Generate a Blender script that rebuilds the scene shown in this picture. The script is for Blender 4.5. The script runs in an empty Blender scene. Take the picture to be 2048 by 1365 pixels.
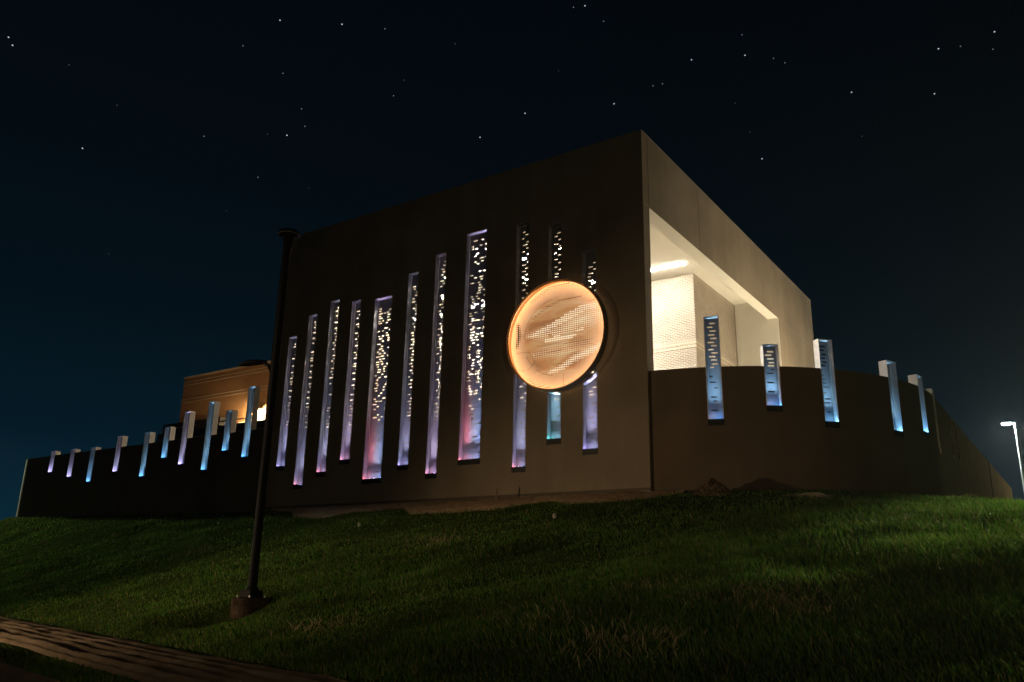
import bpy, math, random
import numpy as np
from mathutils import Vector, Matrix
random.seed(7); rng = np.random.default_rng(7)
S = bpy.context.scene; COL = S.collection
R = math.radians

# ------------------------------------------------------------ camera
CAM = Vector((10.6292, -22.7650, -2.7405))
FW = Vector((-0.544736, 0.789669, 0.282287)); RT = Vector((0.826362, 0.562771, 0.020358)); UP = Vector((0.142787, -0.244361, 0.959114))
cd = bpy.data.cameras.new('camera'); cam = bpy.data.objects.new('camera', cd); COL.objects.link(cam)
cd.sensor_width = 36.0; cd.lens = 1666.85 / 2048 * 36.0; cd.clip_start = 0.05; cd.clip_end = 9000
cam.matrix_world = Matrix((
    (RT.x, UP.x, -FW.x, CAM.x), (RT.y, UP.y, -FW.y, CAM.y), (RT.z, UP.z, -FW.z, CAM.z), (0, 0, 0, 1)))
S.camera = cam
S.view_settings.view_transform = 'Standard'; S.view_settings.look = 'None'
S.view_settings.exposure = 0; S.view_settings.gamma = 1
S.cycles.use_denoising = True
S.cycles.sample_clamp_indirect = 6.0
S.cycles.max_bounces = 8

# ------------------------------------------------------------ night sky
W = bpy.data.worlds.new("World"); S.world = W; W.use_nodes = True
nt = W.node_tree; nt.nodes.clear()
def N(t, ty, **kw):
    n = t.nodes.new(ty)
    for k, v in kw.items(): setattr(n, k, v)
    return n
out = N(nt, 'ShaderNodeOutputWorld'); bg = N(nt, 'ShaderNodeBackground')
tc = N(nt, 'ShaderNodeTexCoord'); sp = N(nt, 'ShaderNodeSeparateXYZ'); nt.links.new(tc.outputs['Generated'], sp.inputs[0])
rp = N(nt, 'ShaderNodeValToRGB'); nt.links.new(sp.outputs['Z'], rp.inputs[0])
el = rp.color_ramp.elements
el[0].position = 0.0; el[0].color = (0.0012, 0.0205, 0.0400, 1)
el[1].position = 0.70; el[1].color = (0.0012, 0.0024, 0.0044, 1)
for p_, c_ in ((0.06, (0.0013, 0.0148, 0.0280, 1)), (0.15, (0.0013, 0.0090, 0.0162, 1)), (0.28, (0.0012, 0.0052, 0.0090, 1)), (0.45, (0.0011, 0.0032, 0.0055, 1))):
    e = el.new(p_); e.color = c_
# the glow of the horizon is strongest to the left (west)
dp = N(nt, 'ShaderNodeVectorMath', operation='DOT_PRODUCT'); dp.inputs[1].default_value = (-0.92, 0.39, 0)
nt.links.new(tc.outputs['Generated'], dp.inputs[0])
mr = N(nt, 'ShaderNodeMapRange'); mr.inputs[1].default_value = 0.3; mr.inputs[2].default_value = 1.0
mr.inputs[3].default_value = 0.55; mr.inputs[4].default_value = 1.15
nt.links.new(dp.outputs['Value'], mr.inputs[0]); nt.links.new(mr.outputs[0], bg.inputs[1])
nt.links.new(rp.outputs[0], bg.inputs[0]); nt.links.new(bg.outputs[0], out.inputs[0])

# ------------------------------------------------------------ distant lights of the place
def lamp(name, ty, loc, energy, color, aim=None, **kw):
    l = bpy.data.lights.new(name, ty); l.energy = energy; l.color = color
    for k, v in kw.items(): setattr(l, k, v)
    o = bpy.data.objects.new(name, l); COL.objects.link(o); o.location = loc
    if aim is not None:
        o.rotation_euler = (Vector(aim) - Vector(loc)).to_track_quat('-Z', 'Y').to_euler()
    return o
# faint moonlight
lamp('moon', 'SUN', (0, 0, 40), 0.004, (0.8, 0.85, 1.0), aim=(20, 30, 0), angle=R(0.5))
# warm street light across the road, behind the camera
lamp('street_light_behind', 'SPOT', (25, -30, 3.5), 2450, (1.0, 0.72, 0.42), aim=(-2, -3, -2.0), spot_size=R(64), spot_blend=1.0, shadow_soft_size=0.5)
# car park light beyond the left end of the low wall
lamp('car_park_light_left', 'SPOT', (-62, 1.6, 8.5), 27000, (0.94, 1.0, 0.60), aim=(-33, -2.8, -0.6), spot_size=R(20), spot_blend=0.6, shadow_soft_size=0.35)
# low lamp by the road, off to the left
lamp('left_terrace_light', 'POINT', (-18.3, 8.0, 7.6), 1200, (1.0, 0.82, 0.58), shadow_soft_size=0.1)
lamp('roadside_light', 'SPOT', (-16, -27, -1.6), 8000, (1.0, 0.70, 0.42), aim=(-7, -14.8, -3.75), spot_size=R(56), spot_blend=0.9, shadow_soft_size=0.1)
# flood lights standing in the walled yard
lamp('yard_light', 'AREA', (5.3, 13.5, 3.25), 1250, (1.0, 0.83, 0.57), aim=(0, 13.5, 10.0), shape='RECTANGLE', size=12.0, size_y=0.3)
# flood light strip on the low roof in front of the left brick building
lamp('low_roof_light', 'AREA', (-30.5, 6.7, 5.42), 95, (1.0, 0.60, 0.26), aim=(-31, 10, 9.0), shape='RECTANGLE', size=9.0, size_y=0.15)
# car park light beyond the right edge, beamed down on the bank
lamp('car_park_light_right', 'SPOT', (12.5, 38, 9.0), 150000, (0.96, 1.0, 0.56), aim=(14.3, -5, -1.5), spot_size=R(24), spot_blend=0.8, shadow_soft_size=0.3)

# ------------------------------------------------------------ helpers
class MB:
    def __init__(s): s.v = []; s.f = []; s.m = []; s.mats = []; s.sm = []
    def mi(s, m):
        if m not in s.mats: s.mats.append(m)
        return s.mats.index(m)
    def add(s, vs, fs, mat=0, smooth=False):
        b = len(s.v); s.v += [tuple(v) for v in vs]
        for f in fs: s.f.append(tuple(b + i for i in f)); s.m.append(mat); s.sm.append(smooth)
    def box(s, x0, x1, y0, y1, z0, z1, mat=0):
        s.add([(x0, y0, z0), (x1, y0, z0), (x1, y1, z0), (x0, y1, z0), (x0, y0, z1), (x1, y0, z1), (x1, y1, z1), (x0, y1, z1)],
              [(0, 3, 2, 1), (4, 5, 6, 7), (0, 1, 5, 4), (1, 2, 6, 5), (2, 3, 7, 6), (3, 0, 4, 7)], mat)
    def tube(s, pts, rad, n=12, mat=0, caps=True, smooth=True):
        pts = [Vector(p) for p in pts]; rad = rad if isinstance(rad, (list, tuple)) else [rad] * len(pts)
        vs = []; t0 = None
        for i, p in enumerate(pts):
            t = (pts[min(i + 1, len(pts) - 1)] - pts[max(i - 1, 0)]).normalized()
            a = t.orthogonal().normalized() if t0 is None else (t0 - t * t0.dot(t)).normalized()
            t0 = a; b = t.cross(a)
            for k in range(n):
                an = 2 * math.pi * k / n; vs.append(p + (a * math.cos(an) + b * math.sin(an)) * rad[i])
        fs = [(i * n + k, i * n + (k + 1) % n, (i + 1) * n + (k + 1) % n, (i + 1) * n + k) for i in range(len(pts) - 1) for k in range(n)]
        s.add(vs, fs, mat, smooth)
        if caps:
            s.add(vs[:n], [tuple(range(n))[::-1]], mat); s.add(vs[-n:], [tuple(range(n))], mat)
    def lathe(s, prof, n=24, c=(0, 0), mat=0, smooth=True):
        vs = [(c[0] + r * math.cos(2 * math.pi * k / n), c[1] + r * math.sin(2 * math.pi * k / n), z) for r, z in prof for k in range(n)]
        fs = [(i * n + k, i * n + (k + 1) % n, (i + 1) * n + (k + 1) % n, (i + 1) * n + k) for i in range(len(prof) - 1) for k in range(n)]
        s.add(vs, fs, mat, smooth)
    def build(s, name, mats, parent=None, bevel=0):
        me = bpy.data.meshes.new(name); me.from_pydata(s.v, [], s.f)
        for m in (mats if isinstance(mats, (list, tuple)) else [mats]): me.materials.append(m)
        me.polygons.foreach_set('material_index', s.m); me.polygons.foreach_set('use_smooth', s.sm); me.update()
        o = bpy.data.objects.new(name, me); COL.objects.link(o)
        if parent: o.parent = parent
        if bevel:
            b = o.modifiers.new('bevel', 'BEVEL'); b.width = bevel; b.segments = 2; b.limit_method = 'ANGLE'
        return o
def tag(o, label=None, cat=None, group=None, kind=None):
    if label: o['label'] = label
    if cat: o['category'] = cat
    if group: o['group'] = group
    if kind: o['kind'] = kind
    return o
def empty(name, loc=(0, 0, 0), rz=0):
    o = bpy.data.objects.new(name, None); COL.objects.link(o); o.location = loc; o.rotation_euler = (0, 0, rz); return o

# ------------------------------------------------------------ materials
def mat(name, color, rough=0.7, metal=0.0, noise=None, bump=None, scale=4.0, spec=0.3, color2=None, nscale=None, detail=6):
    m = bpy.data.materials.new(name); m.use_nodes = True; t = m.node_tree; b = t.nodes['Principled BSDF']
    b.inputs['Base Color'].default_value = (*color, 1); b.inputs['Roughness'].default_value = rough; b.inputs['Metallic'].default_value = metal
    b.inputs['Specular IOR Level'].default_value = spec
    c = N(t, 'ShaderNodeTexCoord')
    if noise or color2:
        nz = N(t, 'ShaderNodeTexNoise'); nz.inputs['Scale'].default_value = nscale or scale; nz.inputs['Detail'].default_value = detail
        t.links.new(c.outputs['Object'], nz.inputs['Vector'])
        r_ = N(t, 'ShaderNodeValToRGB'); k = noise or 0
        c2 = color2 or tuple(v * (1 + k) for v in color)
        c1 = color if color2 else tuple(v * (1 - k) for v in color)
        r_.color_ramp.elements[0].position = 0.35; r_.color_ramp.elements[0].color = (*c1, 1)
        r_.color_ramp.elements[1].position = 0.65; r_.color_ramp.elements[1].color = (*c2, 1)
        t.links.new(nz.outputs['Fac'], r_.inputs[0]); t.links.new(r_.outputs[0], b.inputs['Base Color'])
    if bump:
        n2 = N(t, 'ShaderNodeTexNoise'); n2.inputs['Scale'].default_value = bump[0]; n2.inputs['Detail'].default_value = 8
        t.links.new(c.outputs['Object'], n2.inputs['Vector'])
        bp = N(t, 'ShaderNodeBump'); bp.inputs['Strength'].default_value = bump[1]; bp.inputs['Distance'].default_value = bump[2]
        t.links.new(n2.outputs['Fac'], bp.inputs['Height']); t.links.new(bp.outputs[0], b.inputs['Normal'])
    return m
def emis(name, color, strength):
    m = bpy.data.materials.new(name); m.use_nodes = True; t = m.node_tree; t.nodes.clear()
    o = N(t, 'ShaderNodeOutputMaterial'); e = N(t, 'ShaderNodeEmission'); e.inputs[0].default_value = (*color, 1); e.inputs[1].default_value = strength
    t.links.new(e.outputs[0], o.inputs[0]); return m
def brick(name, c1, c2, mortar, axis='x', bw=0.22, rh=0.075, msize=0.012, bumpd=0.008):
    m = bpy.data.materials.new(name); m.use_nodes = True; t = m.node_tree; b = t.nodes['Principled BSDF']; b.inputs['Roughness'].default_value = 0.85
    g = N(t, 'ShaderNodeTexCoord'); s_ = N(t, 'ShaderNodeSeparateXYZ'); t.links.new(g.outputs['Object'], s_.inputs[0])
    cm = N(t, 'ShaderNodeCombineXYZ'); ad = N(t, 'ShaderNodeMath', operation='ADD')
    t.links.new(s_.outputs['X'], ad.inputs[0]); t.links.new(s_.outputs['Y'], ad.inputs[1])
    if axis == 'v':
        t.links.new(ad.outputs[0], cm.inputs[1]); t.links.new(s_.outputs['Z'], cm.inputs[0])
    else:
        t.links.new(ad.outputs[0], cm.inputs[0]); t.links.new(s_.outputs['Z'], cm.inputs[1])
    bt = N(t, 'ShaderNodeTexBrick'); bt.inputs['Scale'].default_value = 1; bt.inputs['Brick Width'].default_value = bw; bt.inputs['Row Height'].default_value = rh
    bt.inputs['Mortar Size'].default_value = msize; bt.inputs['Mortar Smooth'].default_value = 0.1
    bt.inputs['Color1'].default_value = (*c1, 1); bt.inputs['Color2'].default_value = (*c2, 1); bt.inputs['Mortar'].default_value = (*mortar, 1)
    t.links.new(cm.outputs[0], bt.inputs['Vector'])
    nz = N(t, 'ShaderNodeTexNoise'); nz.inputs['Scale'].default_value = 1.3; t.links.new(g.outputs['Object'], nz.inputs['Vector'])
    mx = N(t, 'ShaderNodeMix', data_type='RGBA', blend_type='MULTIPLY'); mx.inputs[0].default_value = 0.5
    t.links.new(bt.outputs['Color'], mx.inputs[6]); t.links.new(nz.outputs['Color'], mx.inputs[7])
    hs = N(t, 'ShaderNodeValToRGB'); t.links.new(nz.outputs['Fac'], hs.inputs[0])
    hs.color_ramp.elements[0].color = (0.72, 0.72, 0.72, 1); hs.color_ramp.elements[1].color = (1, 1, 1, 1)
    t.links.new(hs.outputs[0], mx.inputs[7]); mx.inputs[0].default_value = 1.0
    t.links.new(mx.outputs[2], b.inputs['Base Color'])
    bp = N(t, 'ShaderNodeBump', invert=True); bp.inputs['Strength'].default_value = 1; bp.inputs['Distance'].default_value = bumpd
    t.links.new(bt.outputs['Fac'], bp.inputs['Height']); t.links.new(bp.outputs[0], b.inputs['Normal'])
    return m

M = {}
HAZE = 0.00007
M['stucco'] = mat('tan_stucco', (0.245, 0.195, 0.135), 0.9, noise=0.14, nscale=0.45, bump=(60, 0.5, 0.004))
M['stucco_low'] = mat('brown_stucco', (0.125, 0.09, 0.058), 0.9, noise=0.12, nscale=0.6, bump=(60, 0.5, 0.004))
M['plaster'] = mat('cream_plaster', (0.80, 0.77, 0.68), 0.85, noise=0.03, nscale=0.8, bump=(40, 0.2, 0.002))
M['paint'] = mat('light_grey_paint', (0.62, 0.60, 0.57), 0.45, noise=0.05)
M['footing'] = mat('dark_brown_concrete', (0.06, 0.044, 0.032), .95, noise=.4, nscale=6, bump=(25, 1, .02), spec=0)  # concrete footing in a dark, mottled brown
M['pile'] = mat('brown_earth', (0.12, 0.085, 0.05), .95, noise=.4, nscale=9, bump=(18, 1, .08), spec=0)
M['frame_dark'] = mat('shaded_frame_paint', (0.30, 0.29, 0.29), 0.5)  # dimmer copy of the frame paint, shade of the facade frames in its colour
M['black'] = mat('black_paint', (0.012, 0.012, 0.013), 0.5)
M['blackpole'] = mat('black_pole_paint', (0.008, 0.008, 0.009), 0.7, spec=0.12)
M['galv'] = mat('galvanised_steel', (0.45, 0.46, 0.47), 0.4, 0.8, noise=0.1)
M['screen'] = mat('satin_metal_screen', (0.21, 0.21, 0.225), 0.5, 0.1, noise=0.06, nscale=3)
M['concrete'] = mat('concrete', (0.28, 0.25, 0.21), 0.9, noise=0.2, bump=(30, 0.5, 0.01))
M['pale_deck'] = mat('pale_deck', (0.55, 0.50, 0.42), 0.8, noise=0.08)
M['trim'] = mat('metal_coping', (0.30, 0.27, 0.22), 0.5, 0.3)
M['joint'] = mat('joint_sealant', (0.10, 0.08, 0.055), 0.8)
M['brick_core'] = brick('tan_brick', (0.31, 0.25, 0.185), (0.22, 0.172, 0.125), (0.56, 0.50, 0.41), msize=0.014)
M['brick_core_soldier'] = brick('tan_brick_soldier', (0.40, 0.33, 0.26), (0.34, 0.28, 0.22), (0.50, 0.46, 0.38), axis='v')
M['brick_left'] = brick('brown_brick', (0.44, 0.20, 0.065), (0.32, 0.14, 0.045), (0.50, 0.36, 0.20))
M['stone'] = mat('cast_stone', (0.55, 0.46, 0.34), 0.8, noise=0.1)
M['fixture'] = emis('lamp_glow_warm', (1.0, 0.94, 0.82), 900)
M['fixture_soft'] = emis('lamp_glow_cream', (1.0, 0.94, 0.82), 200)
M['wood'] = mat('weathered_wood', (0.25, 0.19, 0.12), 0.9, noise=0.2)
M['stonep'] = mat('pale_stone', (0.4, 0.38, 0.34), 0.9, noise=0.2)

for k_ in ('stucco', 'stucco_low'):      # rain streaks and faint weathering
    t = M[k_].node_tree; b = t.nodes['Principled BSDF']; src_ = b.inputs['Base Color'].links[0].from_socket
    tc_ = N(t, 'ShaderNodeTexCoord'); mp_ = N(t, 'ShaderNodeMapping'); mp_.inputs['Scale'].default_value = (.9, .9, .10); t.links.new(tc_.outputs['Object'], mp_.inputs[0])
    nz_ = N(t, 'ShaderNodeTexNoise'); nz_.inputs['Scale'].default_value = 1.6; nz_.inputs['Detail'].default_value = 7; t.links.new(mp_.outputs[0], nz_.inputs['Vector'])
    cr_ = N(t, 'ShaderNodeValToRGB'); t.links.new(nz_.outputs['Fac'], cr_.inputs[0]); cr_.color_ramp.elements[0].position = .38; cr_.color_ramp.elements[0].color = (.91, .905, .90, 1); cr_.color_ramp.elements[1].position = .60
    mu_ = N(t, 'ShaderNodeMix', data_type='RGBA', blend_type='MULTIPLY'); mu_.inputs[0].default_value = 1; t.links.new(src_, mu_.inputs[6]); t.links.new(cr_.outputs[0], mu_.inputs[7]); t.links.new(mu_.outputs[2], b.inputs['Base Color'])

# ------------------------------------------------------------ walls with openings
def wall(mb, pts, z0, z1, thick, holes=(), off=0.0):
    """a wall along a path; left of the path (outside) is the face, thickness goes inward. holes: (s0,s1,za,zb)"""
    P = [Vector((p[0], p[1])) for p in pts]; L = [0]
    for a, b in zip(P, P[1:]): L.append(L[-1] + (b - a).length)
    nr = []
    for i in range(len(P)):
        t = (P[min(i + 1, len(P) - 1)] - P[max(i - 1, 0)]).normalized(); nr.append(Vector((-t.y, t.x)))   # inward
    ss = sorted(set([round(l, 4) for l in L] + [round(h, 4) for q in holes for h in q[:2]]))
    ss2 = [ss[0]]
    for s_ in ss[1:]:
        if s_ - ss2[-1] > 0.0005: ss2.append(s_)
    ss = ss2
    zz = sorted(set([z0, z1] + [h for q in holes for h in q[2:4] if z0 < h < z1]))
    def at(s_, o_):
        i = 0
        while i < len(L) - 2 and L[i + 1] < s_: i += 1
        k = min(1, max(0, (s_ - L[i]) / (L[i + 1] - L[i])))
        p = P[i].lerp(P[i + 1], k); n = nr[i].lerp(nr[i + 1], k).normalized()
        return p + n * (o_ + off)
    ns, nz = len(ss), len(zz)
    V = []
    for o_ in (0, thick):
        for s_ in ss:
            p = at(s_, o_)
            for z in zz: V.append((p.x, p.y, z))
    idx = lambda k, i, j: (k * ns + i) * nz + j
    solid = [[not any(h[0] - 1e-3 < (ss[i] + ss[i + 1]) / 2 < h[1] + 1e-3 and h[2] < (zz[j] + zz[j + 1]) / 2 < h[3] for h in holes) for j in range(nz - 1)] for i in range(ns - 1)]
    F = []
    sol = lambda i, j: 0 <= i < ns - 1 and 0 <= j < nz - 1 and solid[i][j]
    for i in range(ns - 1):
        for j in range(nz - 1):
            if not solid[i][j]: continue
            F.append((idx(0, i, j), idx(0, i + 1, j), idx(0, i + 1, j + 1), idx(0, i, j + 1)))
            F.append((idx(1, i + 1, j), idx(1, i, j), idx(1, i, j + 1), idx(1, i + 1, j + 1)))
            if not sol(i - 1, j): F.append((idx(0, i, j), idx(0, i, j + 1), idx(1, i, j + 1), idx(1, i, j)))
            if not sol(i + 1, j): F.append((idx(0, i + 1, j), idx(1, i + 1, j), idx(1, i + 1, j + 1), idx(0, i + 1, j + 1)))
            if not sol(i, j - 1): F.append((idx(0, i, j), idx(1, i, j), idx(1, i + 1, j), idx(0, i + 1, j)))
            if not sol(i, j + 1): F.append((idx(0, i, j + 1), idx(0, i + 1, j + 1), idx(1, i + 1, j + 1), idx(1, i, j + 1)))
    mb.add(V, F); return at, L

# ------------------------------------------------------------ light panels: data measured in metres
HS = 0.19   # height of the dark lamp housing under each panel
PINK = ((1.0, 0.20, 0.30), (0.62, 0.62, 1.0), (0.25, 0.42, 1.0)); ROSE = ((1.0, 0.25, 0.45), (0.80, 0.60, 1.0), (0.55, 0.45, 1.0))
BLUE = ((0.80, 0.40, 0.55), (0.25, 0.60, 1.0), (0.02, 0.28, 1.0)); SKY = ((0.05, 0.32, 1.0), (0.25, 0.62, 1.0), (0.18, 0.55, 1.0))
TEAL = ((0.10, 0.75, 0.70), (0.25, 0.62, 0.80), (0.35, 0.60, 0.85)); LILAC = ((0.45, 0.35, 1.0), (0.62, 0.58, 1.0), (0.30, 0.55, 1.0))
FAC = [  # x0, width, z bottom of glow, z top, colours
    (-16.66, .48, 1.77, 7.26, LILAC, 'shortest narrow light panel, far left of the tall facade beside the black lamp post'),
    (-15.52, .48, .98, 8.07, PINK, 'narrow light panel reaching lowest, second from left on the tall facade'),
    (-14.26, .48, 1.40, 8.48, PINK, 'narrow blue-lit light panel third from left on the tall facade'),
    (-13.01, .48, 1.80, 8.24, ROSE, 'narrow purple-lit light panel just left of the left wide panel'),
    (-11.74, .90, 1.00, 8.12, PINK, 'left one of the two wide light panels on the tall facade'),
    (-10.02, .48, 1.41, 8.86, LILAC, 'narrow light panel just right of the left wide panel'),
    (-8.68, .48, 1.03, 9.36, ROSE, 'tall narrow pink-footed light panel just left of the right wide panel'),
    (-7.22, .90, 1.42, 9.89, PINK, 'wide and tallest light panel left of the glowing disc'),
    (-4.96, .50, 1.04, 9.74, PINK, 'light panel crossing behind the left edge of the glowing disc'),
    (-3.61, .50, 1.86, 9.38, TEAL, 'light panel with teal glow crossing behind the middle of the glowing disc'),
    (-2.27, .50, 1.44, 8.10, LILAC, 'light panel crossing behind the right edge of the glowing disc'),
]
LOW = [  # straight low wall: x0, glow bottom, top
    (-34.80, 2.57, 3.66, LILAC, 'leftmost light panel of the low wall, short with a violet foot'),
    (-32.84, 2.22, 3.62, LILAC, 'second light panel from the left end of the low wall'),
    (-30.92, 1.87, 3.58, SKY, 'third light panel from the left end of the low wall, barely above its top'),
    (-28.65, 2.25, 3.97, LILAC, 'fourth light panel from the left end of the low wall, pink and blue foot'),
    (-26.34, 1.89, 3.97, SKY, 'fifth light panel from the left end of the low wall'),
    (-24.76, 2.66, 4.09, SKY, 'sixth light panel from the left end of the low wall, with a high foot'),
    (-23.39, 2.28, 4.69, LILAC, 'violet-footed light panel left of the tall one before the brick building'),
    (-21.65, 1.92, 4.96, SKY, 'second tallest light panel of the low wall, in front of the brick building'),
    (-20.33, 2.68, 4.44, SKY, 'short light panel between the two tallest on the low wall'),
    (-18.96, 2.32, 5.37, SKY, 'tallest light panel of the low wall, beside the lit wall lamp'),
]
CUR = [  # curved wall: s0, glow bottom, top
    (1.74, 2.11, 5.28, BLUE, 'tallest light panel on the curved wall, in front of the brick corner'),
    (3.44, 2.51, 4.36, BLUE, 'short light panel with six bright slots on the curved wall'),
    (5.18, 2.10, 4.61, SKY, 'light panel on the curved wall just right of the tall building'),
    (7.76, 2.05, 4.23, SKY, 'slanting light panel fourth from the left on the curved wall'),
    (9.55, 2.25, 4.07, SKY, 'edge-on blue light panel fifth from the left on the curved wall'),
]
CURDARK = [(11.25, 1.95, 3.93, 'unlit light panel right after the edge-on blue one on the curved wall'),
           (14.6, 2.2, 3.74, 'unlit slotted light panel on the receding straight part of the curved wall'),
           (16.2, 2.2, 3.73, 'unlit slotted light panel farthest along of the dark pair on the receding wall'),
           (27.9, 1.9, 3.76, 'unlit dark light panel at the far right end of the receding wall')]
PW = 0.42; DEP = 0.28
led_mats = {}
def led(c, k):
    key = (tuple(round(x, 2) for x in c), k)
    if key not in led_mats: led_mats[key] = emis('led_glow', c, k)
    return led_mats[key]

def slot_list(w, h, lit_from, seed, dense=1.0, full=False):
    """pill-shaped slots: (cx, cz, length)"""
    rr = random.Random(seed); out_ = []; z = h - (0.16 if full else 0.26); wide = w > 0.7; last = -1
    m_ = 0.06
    while z > 0.2:
        if z > lit_from:
            g = (z - lit_from) / max(0.01, h - lit_from)
            wave = 0.5 + 0.5 * math.sin(z * 2.1 + seed)
            prob = (0.95 if full else 0.62 + 0.45 * math.sin(math.pi * min(1, (1 - g) * 0.9 + 0.08)) - 0.18 * wave) * dense
            if wide:
                for lo, hi in ((m_, w * .36), (w * .33, w * .66), (w * .62, w - m_)):
                    if rr.random() < prob * 0.74:
                        ln = rr.choice((0.13, 0.13, 0.20)); c_ = rr.uniform(max(lo, m_), hi); cx = min(max(c_, m_ + ln / 2), w - m_ - ln / 2)
                        if all(abs(cz - z) > 0.02 or abs(cx - ox) > (ln + ol) / 2 + 0.03 for ox, cz, ol in out_[-4:]): out_.append((cx, z + rr.uniform(-.012, .012), ln))
                z -= 0.105
            else:
                if rr.random() < prob + .12:
                    ln = rr.choice((0.12, 0.16, 0.19)) if not full else rr.choice((.17, .2)); last = -last if rr.random() < .8 else last
                    cx = w / 2 + last * rr.uniform(.3, 1) * (w / 2 - m_ - ln / 2); out_.append((cx, z, ln))
                z -= rr.uniform(.12, .16) if full and dense < 1 else rr.uniform(.10, .13) if full else rr.uniform(.10, .15)
        else:
            ln = rr.choice((0.12, 0.20)); cx = rr.uniform(m_ + ln / 2, w - m_ - ln / 2)
            out_.append((cx, z, ln)); z -= rr.choice((0.12, 0.18, 0.28))
    return out_
def slotted_plate(name, w, h, slots, m, parent, y=0.2, sh=0.042, th=0.004):
    cu = bpy.data.curves.new(name, 'CURVE'); cu.dimensions = '2D'; cu.fill_mode = 'BOTH'; cu.extrude = th / 2
    def spl(pts):
        s_ = cu.splines.new('POLY'); s_.points.add(len(pts) - 1)
        for i, (x, z) in enumerate(pts): s_.points[i].co = (x, z, 0, 1)
        s_.use_cyclic_u = True
    spl([(0, 0), (w, 0), (w, h), (0, h)])
    r_ = sh / 2
    for cx, cz, ln in slots:
        a = ln / 2 - r_; pts = []
        for k in range(5): t = -math.pi / 2 + math.pi * k / 4; pts.append((cx + a + r_ * math.cos(t), cz + r_ * math.sin(t)))
        for k in range(5): t = math.pi / 2 + math.pi * k / 4; pts.append((cx - a + r_ * math.cos(t), cz + r_ * math.sin(t)))
        spl(pts)
    tmp = bpy.data.objects.new('tmp', cu); COL.objects.link(tmp)
    me = bpy.data.meshes.new_from_object(tmp.evaluated_get(bpy.context.evaluated_depsgraph_get()))
    bpy.data.objects.remove(tmp); bpy.data.curves.remove(cu)
    co = np.zeros(len(me.vertices) * 3); me.vertices.foreach_get('co', co); co = co.reshape(-1, 3)
    co = np.c_[co[:, 0], y + co[:, 2], co[:, 1]]; me.vertices.foreach_set('co', co.ravel())
    me.materials.clear(); me.materials.append(m); me.update(); me.name = name
    o = bpy.data.objects.new(name, me); COL.objects.link(o); o.parent = parent; return o

def light_panel(loc, rz, w, h, cols, label, group, lit_from, seed, fm='paint', power=1.0, full=False, dense=1.0, beam=1.0, top_led=True):
    """origin: lower left of the glowing part on the wall's face; x right, y into the wall, z up"""
    root = empty('light_panel', loc, rz); tag(root, label, 'light panel', group)
    t = 0.022
    f = MB()
    f.box(-t, 0, 0, DEP, 0, h); f.box(w, w + t, 0, DEP, 0, h); f.box(-t, w + t, 0, DEP, h, h + t)
    f.build('frame', M[fm], root)
    g = MB(); g.box(-t - .003, w + t + .003, -0.012, DEP, -HS, -0.002); g.build('lamp_housing', M['black'], root)
    slotted_plate('slotted_screen', w - 0.004, h - 0.004, slot_list(w, h, lit_from, seed, dense, full), M['screen'], root, y=0.205, sh=0.048).location = (0.002, 0, 0.002)
    if cols:
        e = MB(); a, b, c = cols
        for k, (x0, x1) in enumerate(((0.01, 0.22 * w), (0.22 * w, 0.74 * w), (0.74 * w, w - 0.01))):
            e.box(x0, x1, 0.035, 0.065, 0.001, 0.006, k)
        for k, st in enumerate((16, 15, 15)): pass
        e.build('led_strip', [led(a, 65 * power), led(b, 55 * power), led(c, 90 * power)], root)
        l = bpy.data.lights.new('led_beam', 'AREA'); l.shape = 'RECTANGLE'; l.size = w * 0.8; l.size_y = 0.04
        l.spread = R(9); l.color = tuple(0.5 * b[i] + 0.5 * (0.30, 0.52, 1.0)[i] for i in range(3)); l.energy = 0.62 * beam * power * (h / 6) ** 1.6 * w / 0.45
        o = bpy.data.objects.new('led_beam', l); COL.objects.link(o); o.parent = root; o.location = (w / 2, 0.06, 0.02); o.rotation_euler = (R(180), 0, 0)
        zt_ = min(1.35, h * 0.36)
        parts = [(0.5, 0.85, b, 1.0)] if w < .7 else [(0.2, 0.3, a, .42), (0.5, 0.3, (.75, .72, 1.0), .36), (0.8, 0.3, c, .5)]
        for fx_, sz_, cc_, en_ in parts:
            l = bpy.data.lights.new('led_wash', 'AREA'); l.shape = 'RECTANGLE'; l.size = w * sz_; l.size_y = 0.03
            l.spread = R(20); l.color = tuple(v ** .8 for v in cc_); l.energy = 4.2 * en_ * power * (zt_ / 1.3) * w / 0.45
            o = bpy.data.objects.new('led_wash', l); COL.objects.link(o); o.parent = root; o.location = (w * fx_, 0.05, 0.012)
            o.rotation_euler = Vector((0, 0.15, zt_)).to_track_quat('-Z', 'Y').to_euler()
    return root

# ---- tall building --------------------------------------------------------
XL = -17.7; HT = 12.0; YB = 20.26; WT = 0.44; ZC = 10.33; HB = 9.36
bld = empty('building', (0, 0, 0)); tag(bld, 'tall tan stucco building with open lit terrace on its right side', 'building')
fh = [(x - XL - .024, x - XL + w + .024, zb - HS - .002, zt + .024) for x, w, zb, zt, c, l in FAC]
mb = MB(); wall(mb, [(XL, 0), (0, 0)], -1.2, HT, DEP + 0.004, fh)
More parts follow.
